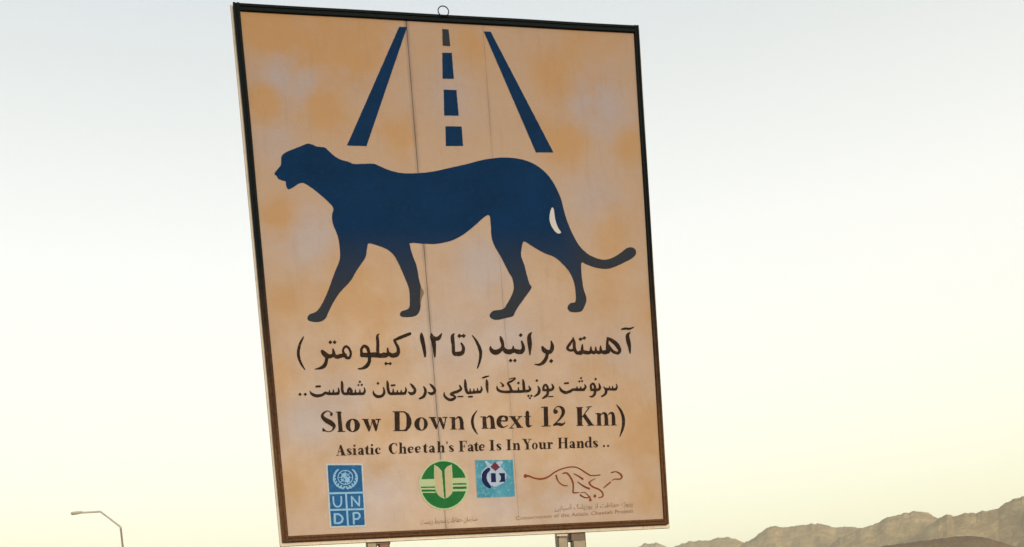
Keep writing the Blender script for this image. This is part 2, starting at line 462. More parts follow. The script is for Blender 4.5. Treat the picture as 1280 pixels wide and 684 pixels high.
sheet(seam2 + 0.0004, X1 - FR + 0.004, IZ0, IZ1, FACE, 0.0006, 3)

# wire ring on the top rail
rc = on_sign(554.0, 15.0, 0.004)
verts, faces = [], []
R, rr, n1, n2 = 0.026, 0.0026, 28, 8
for i in range(n1):
    a = 2 * math.pi * i / n1
    for j in range(n2):
        b = 2 * math.pi * j / n2
        q = R + rr * math.cos(b)
        verts.append((rc[0] + q * math.cos(a), rr * math.sin(b) - 0.0015, rc[2] + q * math.sin(a) * 0.92))
for i in range(n1):
    for j in range(n2):
        faces.append((i * n2 + j, ((i + 1) % n1) * n2 + j, ((i + 1) % n1) * n2 + (j + 1) % n2, i * n2 + (j + 1) % n2))
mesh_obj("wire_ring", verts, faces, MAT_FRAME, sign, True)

# paired posts behind the board, with brackets under the tray
PY0, PY1 = 0.054, 0.112
def post(px0, px1, py, mat, y0, y1, top):
    xa, xb = on_sign(px0, py, y0)[0], on_sign(px1, py, y0)[0]
    v, f = box_verts(xa, xb, y0, y1, -0.45, top, 0.006)
    mesh_obj("post", v, f, mat, sign)
    return xa, xb
la = post(458.2, 471.2, 680, MAT_POST, PY0, PY1, Z0 + 1.5)
lb = post(473.5, 487.0, 680, MAT_REDPOST, PY0 + 0.006, PY1, Z0 + 1.5)
ra = post(697.5, 710.5, 680, MAT_POST, PY0, PY1, Z0 + 1.5)
rb = post(716.0, 733.0, 680, MAT_POST, PY0 + 0.004, PY1, Z0 + 1.5)
def bracket(x0, x1, z0, z1, y0, y1, mat):
    v, f = box_verts(x0, x1, y0, y1, z0, z1, 0.004)
    mesh_obj("bracket", v, f, mat, sign)
zb = lambda px, py: on_sign(px, py, PY0)[2]
bracket(la[1] - 0.01, lb[1] + 0.004, Z0 - 0.026, Z0 + 0.06, PY0 - 0.001, PY1 + 0.004, MAT_BRACKET)
bracket(ra[0] - 0.006, ra[1] + 0.002, zb(703, 670.0), Z0 + 0.05, PY0 - 0.0014, PY0 + 0.03, MAT_GALV)
bracket(ra[0] + 0.004, ra[1] + 0.004, zb(703, 672.6), zb(703, 670.0) - 0.0005, PY0 - 0.004, PY1 + 0.002, MAT_BRACKET)
bracket(rb[0] - 0.01, rb[1] - 0.003, zb(725, 675.5), Z0 + 0.05, PY0 - 0.0012, PY1 + 0.004, MAT_BRACKET)

# ------------------------------------------------------------------ printed film: shapes drawn as distance fields, meshed as flat sheets
def catmull(pts, sub=6, closed=False):
    P = np.array(pts, float); n = len(P)
    if n < 3: return P
    out = []
    for i in range(n if closed else n - 1):
        if closed: p0, p1, p2, p3 = P[(i - 1) % n], P[i], P[(i + 1) % n], P[(i + 2) % n]
        else: p0, p1, p2, p3 = P[max(i - 1, 0)], P[i], P[i + 1], P[min(i + 2, n - 1)]
        for k in range(sub):
            t = k / sub
            out.append(0.5 * ((2 * p1) + (p2 - p0) * t + (2 * p0 - 5 * p1 + 4 * p2 - p3) * t * t + (3 * p1 - p0 - 3 * p2 + p3) * t ** 3))
    if not closed: out.append(P[-1])
    return np.array(out)

class Ink:
    """collects strokes and outlines in photo pixels, then builds ONE flat mesh of their union"""
    def __init__(self): self.items = []; self.o = (0, 0); self.s = 1.0
    def tile(self, x, y, s): self.o = (x, y); self.s = s; return self
    def _pt(self, p): return [self.o[0] + p[0] / self.s, self.o[1] + p[1] / self.s]
    def st(self, *pts, smooth=True, closed=False):
        P = np.array([self._pt(p) + [p[2] / self.s / 2] for p in pts])
        if smooth and len(P) > 2: P = catmull(P, 6, closed)
        if closed: P = np.vstack([P, P[:1]])
        self.items.append(('s', 1, P)); return self
    def poly(self, *pts, sign=1, smooth=False):
        P = np.array([self._pt(p) for p in pts])
        if smooth: P = catmull(P, 5, True)
        self.items.append(('p', sign, P)); return self
    def ell(self, cx, cy, rx, ry, sign=1, n=40, rot=0.0):
        a = np.linspace(0, 2 * math.pi, n, endpoint=False)
        x = rx * np.cos(a); y = ry * np.sin(a); c, s = math.cos(rot), math.sin(rot)
        self.items.append(('p', sign, np.array([self._pt((cx + c * u - s * w, cy + s * u + c * w)) for u, w in zip(x, y)]))); return self
    def dot(self, x, y, w):                      # rhombic pen dot
        h = w / 2
        return self.poly((x - h, y + h * .1), (x - h * .1, y - h), (x + h, y - h * .1), (x + h * .1, y + h))
    def bar(self, x, y, w, h):                   # two dots run together
        return self.st((x - w / 2 + h / 2, y + h * .06, h), (x + w / 2 - h / 2, y - h * .06, h))
    def build(self, name, mat, y, res=4.0, wear=0.10, seed=0.0, fade_and_glare=None, parent=None, cuts=None):
        if cuts:                                  # one mesh per word, split at these x positions
            allit = self.items
            for q, (a, b) in enumerate(zip([-1e9] + cuts, cuts + [1e9])):
                self.items = [it for it in allit if a <= (it[2][:, 0].min() + it[2][:, 0].max()) / 2 < b]
                if self.items: self.build(name, mat, y, res, wear, seed + q * 0.7, fade_and_glare, parent)
            return
        lo = np.min([it[2][:, :2].min(0) - (it[2][:, 2].max() if it[0] == 's' else 0) for it in self.items], 0) - 1.5
        hi = np.max([it[2][:, :2].max(0) + (it[2][:, 2].max() if it[0] == 's' else 0) for it in self.items], 0) + 1.5
        nx, ny = int((hi[0] - lo[0]) * res) + 2, int((hi[1] - lo[1]) * res) + 2
        gx = lo[0] + np.arange(nx) / res; gy = lo[1] + np.arange(ny) / res
        F = np.full((ny, nx), 9.0)
        for kind, sg, P in self.items:
            m = 1.5 + (P[:, 2].max() if kind == 's' else 0)
            i0, i1 = np.searchsorted(gx, P[:, 0].min() - m), np.searchsorted(gx, P[:, 0].max() + m)
            j0, j1 = np.searchsorted(gy, P[:, 1].min() - m), np.searchsorted(gy, P[:, 1].max() + m)
            xs, ys = gx[i0:i1], gy[j0:j1]
            D = np.full((len(ys), len(xs)), 9.0)
            segs = zip(P[:-1], P[1:]) if kind == 's' else zip(P, np.roll(P, -1, 0))
            ins = np.zeros(D.shape, bool)
            for a, b in segs:                                  # each segment only touches its own neighbourhood
                mm = 1.5 + (max(a[2], b[2]) if kind == 's' else 0)
                p0, p1 = np.searchsorted(xs, min(a[0], b[0]) - mm), np.searchsorted(xs, max(a[0], b[0]) + mm)
                q0, q1 = np.searchsorted(ys, min(a[1], b[1]) - mm), np.searchsorted(ys, max(a[1], b[1]) + mm)
                Xg, Yg = xs[None, p0:p1], ys[q0:q1, None]
                e = b[:2] - a[:2]; L = float(e @ e) + 1e-12
                t = np.clip(((Xg - a[0]) * e[0] + (Yg - a[1]) * e[1]) / L, 0, 1)
                d = np.hypot(Xg - a[0] - t * e[0], Yg - a[1] - t * e[1])
                if kind == 's': d = d - (a[2] + t * (b[2] - a[2]))
                elif a[1] != b[1]:
                    lo_y, hi_y = sorted((a[1], b[1]))
                    c0, c1 = np.searchsorted(ys, lo_y), np.searchsorted(ys, hi_y)
                    yy = ys[c0:c1, None]
                    ins[c0:c1] ^= xs[None, :] < a[0] + (yy - a[1]) / (b[1] - a[1]) * e[0]
                D[q0:q1, p0:p1] = np.minimum(D[q0:q1, p0:p1], d)
            if kind == 'p': D = np.where(ins, -D, D)
            S = F[j0:j1, i0:i1]
            F[j0:j1, i0:i1] = np.minimum(S, D) if sg > 0 else np.maximum(S, -D)
        if wear:
            rng = np.random.default_rng(int(seed * 10) + 5)
            def smooth_noise(cell):
                cw, ch = int(nx / res / cell) + 3, int(ny / res / cell) + 3
                g = rng.random((ch, cw)) - 0.5
                u = (np.arange(nx) / res / cell); v = (np.arange(ny) / res / cell)
                iu, iv = u.astype(int), v.astype(int); fu, fv = u - iu, v - iv
                fu, fv = fu * fu * (3 - 2 * fu), fv * fv * (3 - 2 * fv)
                A = g[np.ix_(iv, iu)]; B = g[np.ix_(iv, iu + 1)]; C = g[np.ix_(iv + 1, iu)]; Dd = g[np.ix_(iv + 1, iu + 1)]
                return (A * (1 - fu) + B * fu) * (1 - fv)[:, None] + (C * (1 - fu) + Dd * fu) * fv[:, None]
            F = F + wear * 2 * (smooth_noise(2.2) + 0.7 * smooth_noise(0.9))
        F[0, :] = F[-1, :] = 9; F[:, 0] = F[:, -1] = 9
        I = F < 0
        full = I[:-1, :-1] & I[:-1, 1:] & I[1:, 1:] & I[1:, :-1]
        any_ = I[:-1, :-1] | I[:-1, 1:] | I[1:, 1:] | I[1:, :-1]
        verts, faces, vmap = [], [], {}
        def V(x, yv, key):
            q = vmap.get(key)
            if q is None:
                q = len(verts); vmap[key] = q; verts.append((x, yv))
            return q
        fmax = int(24 * res / 4)
        for j in range(ny - 1):
            row = np.flatnonzero(full[j])
            if len(row):
                for g in np.split(row, np.flatnonzero(np.diff(row) > 1) + 1):
                    for s0 in range(g[0], g[-1] + 1, fmax):
                        a, b = s0, min(s0 + fmax, g[-1] + 1)
                        faces.append((V(gx[a], gy[j], (a, j)), V(gx[a], gy[j + 1], (a, j + 1)), V(gx[b], gy[j + 1], (b, j + 1)), V(gx[b], gy[j], (b, j))))
        for j, i in zip(*np.nonzero(any_ & ~full)):
            cs = [(i, j), (i, j + 1), (i + 1, j + 1), (i + 1, j)]
            poly = []
            for q in range(4):
                (a, b), (c, d) = cs[q], cs[(q + 1) % 4]
                fa, fb = F[b, a], F[d, c]
                if fa < 0: poly.append(V(gx[a], gy[b], (a, b)))
                if (fa < 0) != (fb < 0):
                    t = fa / (fa - fb)
                    poly.append(V(gx[a] + t * (gx[c] - gx[a]), gy[b] + t * (gy[d] - gy[b]), (min((a, b), (c, d)), max((a, b), (c, d)))))
            if len(poly) >= 3: faces.append(tuple(poly))
        A = np.array(verts)
        # pixels -> metres on the sheet
        dirs = np.column_stack([A[:, 0] - PP[0], A[:, 1] - PP[1], np.full(len(A), FPX)]) @ C2W.T
        k = (PLANE_D + y) / (dirs @ n_w)
        W = EYE + dirs * k[:, None] - ORI
        out = np.column_stack([W @ h_w, W @ n_w, W[:, 2]])
        o = mesh_obj(name, out.tolist(), faces, mat, parent or sign)
        if fade_and_glare is not None:
            at = o.data.attributes.new("fade_and_glare", 'FLOAT', 'POINT')
            at.data.foreach_set("value", np.clip(fade_and_glare(A[:, 0], A[:, 1]), 0, 1).astype(np.float32))
        return o
L1, L2, L3, L4 = FACE - 0.0020, FACE - 0.0026, FACE - 0.0032, FACE - 0.0038

# --- walking cheetah
CHEETAH = [(343.2, 216.6), (350.4, 207.4), (351.4, 202.8), (351.9, 195.6), (356.5, 191), (365.7, 186.9), (376, 182.8), (384.1, 179.7), (390.3, 180.7), (396.4, 183.3), (405.6, 184.3), (410.7, 188.4), (416.9, 194.1), (425, 199.2), (435.3, 202.2), (442.5, 205), (452.7, 204.8), (465, 204.6), (470, 205.6), (482.3, 211.2), (494.6, 215), (506.9, 216.7), (523.2, 216.4), (541.7, 214.4), (562.1, 209.9), (584.7, 204.8), (603.1, 200.1), (617.4, 197.8), (628.9, 196.9), (645.3, 198), (659.6, 201.5), (671.9, 207.6), (682.1, 215.8), (690.3, 226.1), (696.4, 237.3), (701.6, 249.6), (705.7, 266), (710.8, 281), (717.6, 296.1), (725.6, 309), (736.1, 318.3), (747.8, 323.5), (757.2, 324.6), (766.5, 321.8), (775.9, 316), (782.9, 310.5), (789.9, 309.2), (794.6, 312.5), (794.6, 318.3), (789.9, 323), (782.9, 326.8), (771.2, 332.4), (759.5, 336), (745.5, 334.7), (733.8, 330.7), (727.2, 328.4), (726.8, 340.5), (729.1, 359.2), (732.6, 370.9), (732.6, 378), (729.1, 386.1), (725.6, 389.6), (715.1, 390.1), (710.4, 387.3), (709.9, 382.6), (713.9, 378.7), (719.3, 377), (719.7, 366.3), (717.4, 352.2), (711.6, 339.4), (703.4, 330), (694, 321.8), (679, 315.4), (665.7, 307.9), (655.8, 301.9), (653, 305.8), (651.4, 319.1), (655.5, 331.4), (658.5, 343.7), (661.6, 353.9), (664.5, 359.4), (659.6, 367.2), (649.3, 381.5), (643.6, 390.7), (641.2, 395.2), (630.9, 397.9), (620.7, 399.9), (614.1, 397.9), (612.1, 393.8), (616.6, 388.7), (628.9, 386.2), (634, 379.5), (640.1, 368.2), (642.2, 360), (640.7, 348.8), (635, 338.5), (626.8, 322.2), (618.6, 307.9), (614.6, 296.6), (613.5, 280.2), (611.6, 269.3), (605.1, 271.6), (592.9, 282.4), (578.5, 293.6), (564.2, 300.8), (547.8, 304.5), (535.5, 304.9), (514.4, 303.8), (512.6, 307.6), (516.1, 319.9), (520.9, 333.2), (523.7, 348.4), (526.6, 359.8), (528.4, 366.5), (526.6, 373.1), (525.6, 384.5), (522.8, 392.1), (516.1, 395.9), (504.7, 396.3), (500, 394), (501.9, 389.3), (510.8, 385.5), (512.3, 376.9), (511.4, 361.7), (506.6, 348.4), (500.9, 335.1), (494.3, 321.8), (487.6, 314.2), (480.2, 309.8), (469.7, 306.1), (460.8, 304.4), (458.7, 311.6), (456.6, 322.1), (446.1, 337.9), (438.2, 351.1), (425, 365.5), (417.1, 377.4), (410.5, 390.5), (406.6, 398.4), (398.7, 402.4), (388.2, 401.6), (384.2, 398.4), (386.8, 393.2), (396.1, 388.8), (403.9, 377.4), (411.8, 358.9), (418.4, 340.5), (424.6, 324.7), (424.8, 311.6), (422.4, 295.8), (416.2, 280), (415, 269.5), (416.6, 260.3), (410.5, 252.4), (397.6, 241), (389.2, 234.6), (383.1, 230.6), (378, 228.6), (372.9, 229.9), (366.7, 234), (361.6, 236.5), (359.1, 235.5), (357.5, 231.4), (357, 226.8), (353.4, 225.8), (348.3, 223.7), (345.7, 219.9)]
leg_glare_f = lambda x, y: np.maximum(np.clip((y - 285) / 80, 0, 1), np.clip((x - 690) / 50, 0, 1)) * 0.85  # legs grey downward as painted-in low sheen; tail greyed too
ink = Ink(); ink.poly(*CHEETAH, smooth=True)
cheetah = ink.build("cheetah_silhouette", MAT_NAVY, L1, 3.0, 0.12, 1, leg_glare_f)
ink = Ink(); ink.poly((689.7, 259.8), (687.2, 268), (687.2, 276.2), (690.3, 284.4), (696.4, 291.6), (701.2, 290.8), (697.5, 284.4), (694, 274.2), (692.2, 262), smooth=True)
ink.build("tail_gap", MAT_CREAM, L2, 6, 0.1, 2, parent=cheetah)
k = Ink(); k.st((526.2, 360, 1.4), (527.6, 366, 4.2), (526.2, 373, 2.2), (525.4, 380, 0.8)).build('rust_mark', MAT_BRACKET, L2, 6, 0.2, 21)
# --- road lines
for pts in ([(498.9, 33.7), (508.9, 33.7), (458.2, 182.6), (433.7, 181.8)],
            [(604.7, 39.2), (613.4, 39.7), (691.8, 190.5), (670, 190.5)],
            [(552.9, 36.3), (560.8, 37.1), (562.9, 57.6), (553.4, 56.8)],
            [(552.9, 66.1), (564.7, 66.1), (567.4, 98.4), (553.4, 98.2)],
            [(554.7, 112.1), (570.5, 112.6), (573.4, 144.5), (555.3, 144.2)],
            [(556.8, 157.9), (577.1, 158.2), (578.9, 182.4), (557.4, 182.4)]):
    top = pts[0][1] < 40 and pts[1][0] - pts[0][0] < 8.2 and pts[0][0] > 550 and pts[0][0] < 560
    Ink().poly(*pts).build("road_line", MAT_NAVY, L1, 4, 0.12, pts[0][0], (lambda x, y: x * 0 + 0.9) if top else (lambda x, y: x * 0 + 0.05))

# --- Persian headline
k = Ink(); T = 32 / 3
k.tile(360, 400, T)
k.st((205, 230, 18), (160, 320, 34), (138, 430, 40), (150, 520, 36), (185, 600, 28), (225, 660, 14))
k.dot(565, 297, 56).dot(622, 297, 56)
k.st((735, 395, 30), (772, 352, 30), (815, 382, 32), (838, 445, 30), (818, 503, 36), (778, 500, 40), (748, 455, 38), closed=True)
k.st((760, 470, 50), (705, 478, 56), (650, 492, 52), (610, 470, 48), (560, 485, 56), (520, 478, 64), (482, 448, 64), (456, 418, 40), (446, 412, 20))
k.st((600, 385, 18), (606, 420, 36), (612, 465, 50))
k.st((520, 490, 46), (508, 560, 46), (484, 610, 54), (430, 642, 36), (360, 655, 10))
k.st((985, 460, 40), (978, 395, 36), (1015, 347, 38), (1060, 375, 44), (1078, 430, 40))
k.st((990, 467, 60), (1080, 468, 64), (1180, 465, 66), (1215, 478, 44), (1280, 468, 72))
k.st((1088, 470, 44), (1084, 550, 46), (1052, 610, 52), (1000, 642, 36), (940, 652, 18))
k.st((1215, 186, 12), (1192, 215, 34), (1197, 300, 42), (1197, 450, 42))
k.tile(470, 400, T)
k.st((0, 467, 70), (60, 475, 60), (130, 470, 64), (170, 452, 50), (215, 474, 56), (272, 462, 64), (298, 425, 50), (292, 365, 40), (265, 312, 34), (246, 275, 34))
k.st((155, 375, 16), (158, 410, 32), (162, 450, 44))
k.st((246, 268, 34), (330, 232, 46), (452, 184, 40), smooth=False)
k.dot(133, 582, 50).dot(190, 582, 50).st((135, 582, 18), (188, 582, 18))
k.st((606, 182, 26), (612, 235, 54), (634, 340, 50), (650, 430, 40), (656, 488, 24))
k.st((735, 178, 14), (750, 232, 56), (770, 300, 56), (780, 400, 42), (785, 488, 24))
k.st((748, 228, 54), (800, 252, 54), (840, 238, 52), (866, 200, 28), (876, 180, 12))
k.st((1044, 182, 12), (1020, 222, 48), (1030, 330, 46), (1035, 430, 44), (1052, 456, 48))
k.st((1050, 452, 52), (1110, 452, 60), (1155, 432, 52), (1166, 370, 40), (1138, 310, 24))
k.dot(1112, 212, 62).dot(1168, 212, 62).st((1112, 212, 24), (1168, 212, 24))
k.tile(580, 400, T)
k.st((112, 208, 12), (170, 290, 34), (213, 390, 44), (222, 470, 40), (205, 570, 30), (180, 642, 16))
k.st((352, 350, 12), (362, 395, 46), (402, 428, 66), (452, 424, 66), (502, 384, 50), (518, 330, 42), (498, 262, 44), (486, 226, 22))
k.st((515, 360, 40), (556, 415, 60), (615, 424, 68), (665, 405, 50), (718, 424, 62), (770, 420, 60), (792, 368, 46), (770, 286, 24))
k.st((655, 350, 14), (658, 385, 34), (662, 415, 50))
k.dot(622, 540, 54).dot(680, 540, 54).dot(757, 202, 56)
k.st((906, 164, 10), (872, 212, 48), (876, 300, 60), (880, 380, 42), (880, 465, 16))
k.st((1162, 284, 18), (1178, 345, 46), (1164, 410, 54), (1118, 428, 58), (1072, 405, 60), (1045, 362, 30))
k.st((1112, 430, 44), (1100, 500, 46), (1062, 562, 50), (1010, 594, 34), (945, 592, 12))
k.dot(1163, 548, 60)
k.tile(690, 400, T)
k.st((280, 234, 16), (296, 300, 38), (300, 380, 42), (330, 436, 42), (385, 444, 46))
k.st((284, 250, 20), (240, 318, 38), (206, 376, 34), (244, 406, 34), (296, 398, 36))
k.dot(380, 256, 54).dot(432, 240, 54).st((382, 256, 22), (430, 242, 22))
k.st((340, 444, 40), (395, 425, 50), (440, 430, 50), (490, 436, 46), (530, 424, 40), (560, 436, 44), (596, 424, 40), (625, 436, 44), (660, 424, 42), (695, 432, 54), (745, 420, 60))
for a, b, c in ((405, 328, 402), (520, 355, 520), (585, 360, 586), (650, 345, 655)):
    k.st((a, b, 14), (a - 1, b + 40, 32), (c, 424, 46))
k.st((742, 238, 24), (790, 268, 44), (840, 305, 54), (884, 358, 54), (904, 408, 42), (880, 440, 42), (828, 428, 38), (790, 396, 40), (758, 345, 34))
k.st((746, 245, 34), (738, 330, 36), (748, 400, 54))
k.st((935, 122, 24), (985, 114, 30), (1035, 118, 30), (1086, 98, 14))
k.st((1046, 162, 10), (1008, 206, 46), (1020, 290, 54), (1035, 360, 42), (1042, 442, 14))
k.build("persian_headline_word", MAT_BROWN, L1, 4, 0.11, 3, cuts=[387, 444, 518, 557, 586, 607, 699])

# --- Persian second line
k = Ink(); k.tile(365, 465, T)
k.dot(107, 298, 48).dot(177, 298, 48)
k.st((240, 256, 10), (265, 294, 36), (330, 318, 42), (400, 308, 38), (445, 280, 38), (490, 290, 36), (560, 290, 36), (615, 288, 36))
for a, b in ((500, 245), (552, 238)): k.st((a, b, 12), (a, 282, 32))
k.st((616, 214, 12), (624, 250, 28), (618, 285, 36)); k.bar(348, 193, 76, 28)
k.st((664, 128, 22), (668, 160, 36), (672, 250, 38), (694, 288, 36), (742, 286, 40), (750, 246, 34), (768, 222, 38), (792, 254, 38), (782, 286, 38))
k.st((740, 286, 36), (800, 294, 34), (870, 290, 36), (950, 290, 36))
for a, b in ((845, 236), (905, 230)): k.st((a, b, 12), (a, 282, 32))
k.st((962, 212, 12), (972, 248, 28), (956, 286, 36)); k.dot(905, 132, 38).dot(886, 174, 36).dot(930, 172, 36)
k.st((1084, 252, 10), (1092, 290, 32), (1132, 325, 40), (1190, 323, 38), (1228, 282, 36), (1222, 210, 18)); k.dot(1147, 152, 44)
k.tile(460, 465, T)
k.st((256, 122, 18), (262, 155, 34), (266, 220, 38), (290, 285, 36), (345, 288, 38), (400, 288, 36), (450, 288, 36), (490, 284, 36))
k.st((335, 225, 12), (337, 280, 34)); k.bar(335, 178, 66, 26)
for a, b in ((392, 245), (442, 242)): k.st((a, b, 12), (a, 282, 32))
k.st((500, 206, 12), (508, 245, 28), (492, 284, 36))
k.st((566, 158, 16), (592, 186, 34), (624, 232, 38), (618, 272, 40), (578, 290, 40), (540, 268, 16))
k.st((742, 196, 14), (764, 235, 34), (764, 280, 38), (744, 325, 38), (702, 350, 28), (680, 356, 10))
k.st((828, 162, 16), (856, 190, 34), (888, 234, 38), (884, 272, 40), (842, 291, 40), (802, 270, 14))
k.st((1016, 272, 10), (1020, 316, 30), (1060, 358, 34), (1110, 370, 38), (1160, 346, 34), (1150, 320, 26), (1106, 296, 32), (1150, 274, 36), (1200, 258, 38), (1240, 226, 34), (1222, 180, 18))
k.bar(1232, 328, 84, 17)
k.tile(560, 465, T)
k.st((226, 104, 18), (232, 145, 36), (236, 210, 40), (260, 275, 36), (310, 276, 36), (370, 270, 36), (425, 266, 36))
for a, b in ((296, 222), (345, 226), (394, 218)): k.st((a, b, 12), (a + 1, 268, 32))
k.st((440, 196, 12), (450, 232, 28), (430, 266, 36)); k.bar(300, 330, 66, 24)
k.st((514, 106, 18), (520, 140, 36), (522, 210, 36), (532, 276, 14)); k.st((462, 78, 20), (500, 66, 26), (546, 54, 12))
k.st((652, 188, 12), (664, 234, 32), (710, 260, 34), (780, 266, 36), (850, 262, 38), (910, 262, 36), (960, 262, 36), (1015, 256, 38), (1066, 254, 38), (1096, 234, 34), (1078, 188, 16))
k.st((700, 138, 12), (738, 180, 26), (716, 192, 16)); k.st((852, 256, 34), (820, 185, 32), (800, 150, 28), (850, 122, 28), (896, 92, 22)); k.st((820, 96, 14), (860, 84, 16), (892, 78, 14))
k.st((940, 208, 14), (938, 258, 34)); k.dot(940, 147, 42)
k.st((1000, 102, 16), (1006, 135, 34), (1012, 195, 36), (1015, 256, 38))
k.dot(1072, 318, 38).dot(1112, 318, 38).dot(1092, 350, 36)
k.st((1200, 188, 12), (1218, 235, 36), (1204, 290, 36), (1152, 326, 18)); k.dot(1185, 115, 42)
k.tile(665, 465, T)
k.st((152, 240, 32), (158, 190, 30), (184, 172, 30), (208, 205, 32), (210, 245, 32)); k.st((155, 242, 34), (215, 242, 36), (262, 236, 36), (284, 208, 34), (266, 162, 16))
k.st((212, 245, 36), (206, 300, 38), (172, 334, 34), (138, 352, 12)); k.bar(250, 328, 74, 17)
k.st((368, 196, 12), (386, 240, 34), (440, 274, 40), (500, 262, 38), (548, 236, 36), (610, 236, 36), (690, 236, 36)); k.bar(460, 150, 70, 26)
for a, b in ((600, 196), (650, 196)): k.st((a, b, 12), (a, 230, 32))
k.st((702, 164, 12), (714, 200, 28), (694, 234, 36)); k.dot(655, 82, 36).dot(632, 125, 36).dot(668, 122, 36)
k.st((792, 232, 32), (786, 178, 28), (816, 156, 30), (840, 195, 32), (836, 238, 32)); k.st((794, 238, 34), (850, 238, 34), (890, 234, 36), (906, 205, 32), (894, 156, 14))
k.st((842, 240, 34), (836, 295, 36), (802, 328, 28), (770, 324, 10)); k.dot(850, 95, 40)
k.st((956, 200, 12), (988, 240, 34), (980, 292, 34), (930, 326, 22)); k.st((985, 228, 32), (1050, 232, 32), (1118, 232, 34))
for a, b in ((1032, 194), (1076, 190)): k.st((a, b, 12), (a, 226, 30))
k.st((1122, 160, 10), (1134, 196, 24), (1116, 230, 32))
k.build("persian_subline_word", MAT_BROWN, L1, 4.5, 0.10, 4, cuts=[385, 461, 521.5, 550, 616, 695])

# --- English headline
k = Ink(); U = 12.8
k.tile(395, 505, U)
k.st((246, 168, 46), (250, 150, 24), (190, 112, 14), (118, 150, 34), (104, 205, 52), (160, 260, 74), (240, 305, 78), (288, 355, 56), (262, 420, 22), (200, 444, 13), (132, 424, 22)); k.st((122, 418, 50), (112, 390, 14))
k.poly((340, 128), (395, 130), (430, 436), (362, 436)); k.st((322, 130, 14), (395, 134, 14)); k.st((352, 440, 15), (462, 440, 15)); k.ell(375, 140, 34, 22)
k.ell(590, 343, 115, 107).ell(584, 345, 36, 92, -1)
k.poly((752, 245), (828, 245), (876, 400), (852, 445), (836, 430)); k.st((855, 432, 14), (905, 262, 13), smooth=False); k.poly((884, 245), (942, 245), (986, 390), (962, 440), (946, 428)); k.st((965, 428, 14), (1005, 250, 22), smooth=False); k.st((738, 246, 14), (842, 246, 14)); k.st((962, 248, 18), (1032, 246, 16))
k.tile(485, 505, U)
k.poly((104, 118), (178, 118), (186, 430), (110, 430)); k.st((80, 124, 14), (200, 122, 14)); k.st((92, 428, 14), (200, 428, 14))
k.poly((170, 116), (262, 116), (330, 155), (372, 235), (380, 310), (352, 380), (300, 434), (175, 434), smooth=False)
k.poly((186, 134), (252, 134), (284, 162), (296, 225), (298, 330), (282, 398), (245, 414), (188, 414), sign=-1)
k.ell(530, 320, 108, 107).ell(540, 320, 38, 92, -1)
k.poly((672, 214), (742, 214), (792, 360), (776, 410), (760, 398)); k.st((776, 402, 14), (826, 232, 13), smooth=False); k.poly((800, 214), (852, 214), (906, 362), (892, 408), (876, 396)); k.st((892, 398, 14), (925, 226, 18), smooth=False); k.st((658, 216, 14), (765, 216, 14)); k.st((880, 216, 16), (948, 214, 14))
k.poly((1016, 212), (1072, 208), (1080, 402), (1022, 402)); k.st((985, 220, 14), (1050, 214, 14)); k.st((1006, 402, 13), (1098, 402, 13))
k.st((1076, 248, 12), (1118, 212, 26), (1160, 228, 48), (1178, 290, 58), (1184, 376, 58), smooth=True); k.st((1136, 403, 13), (1222, 403, 13)); k.poly((1152, 290), (1210, 290), (1214, 404), (1156, 404))
k.tile(580, 505, U)
k.st((210, 104, 10), (152, 190, 36), (134, 280, 46), (150, 370, 40), (182, 432, 28), (218, 484, 10))
k.poly((296, 206), (352, 200), (370, 388), (302, 388)); k.st((268, 206, 15), (340, 204, 15)); k.st((290, 389, 14), (388, 389, 14))
k.st((360, 226, 14), (408, 196, 30), (446, 225, 54), (458, 300, 64), (464, 350, 64)); k.poly((428, 300), (492, 300), (498, 389), (432, 389)); k.st((418, 390, 14), (505, 390, 14))
k.st((640, 193, 15), (582, 215, 52), (556, 280, 72), (574, 340, 62), (630, 374, 22), (706, 342, 9)); k.st((638, 193, 15), (680, 218, 46), (684, 258, 38), (670, 270, 22), (590, 272, 20))
k.poly((738, 202), (808, 200), (928, 374), (856, 376)); k.st((900, 206, 22), (828, 290, 14), (742, 384, 14), smooth=False); k.st((725, 202, 13), (824, 200, 13)); k.st((862, 202, 13), (925, 200, 15)); k.st((846, 376, 14), (940, 374, 14)); k.st((725, 388, 12), (798, 386, 12))
k.st((1014, 130, 44), (1014, 160, 58), (1018, 320, 58), (1040, 358, 36), (1088, 342, 9)); k.st((968, 202, 13), (1070, 198, 13))
k.tile(690, 505, U)
k.poly((-132, 46), (-66, 40), (-58, 352), (-126, 354)); k.st((-172, 58, 12), (-120, 46, 16)); k.st((-158, 356, 14), (-26, 352, 14))
k.ell(58, 124, 36, 36); k.st((32, 104, 20), (62, 58, 14), (112, 40, 20), (166, 72, 48), (182, 140, 54), (142, 220, 36), (82, 284, 22), (24, 336, 16)); k.st((28, 338, 26), (90, 322, 44), (150, 330, 46), (196, 312, 24), (206, 282, 10))
k.poly((402, 54), (480, 52), (484, 344), (410, 346)); k.st((392, 58, 13), (494, 54, 13)); k.st((396, 346, 13), (496, 344, 13)); k.st((486, 206, 13), (594, 60, 20), smooth=False); k.st((556, 50, 14), (634, 42, 14))
k.poly((486, 190), (530, 150), (664, 340), (592, 342)); k.st((572, 344, 12), (678, 340, 12))
k.poly((722, 150), (780, 146), (786, 340), (726, 342)); k.st((702, 156, 14), (750, 150, 14)); k.st((712, 342, 13), (798, 340, 13))
k.st((778, 180, 11), (822, 146, 28), (858, 166, 48), (870, 240, 58), (872, 310, 58)); k.poly((842, 240), (900, 240), (904, 341), (844, 341)); k.st((830, 342, 13), (916, 340, 13))
k.st((898, 176, 11), (940, 142, 28), (974, 162, 46), (986, 240, 56), (988, 310, 56)); k.poly((958, 240), (1014, 240), (1018, 338), (960, 340)); k.st((946, 340, 13), (1032, 338, 13))
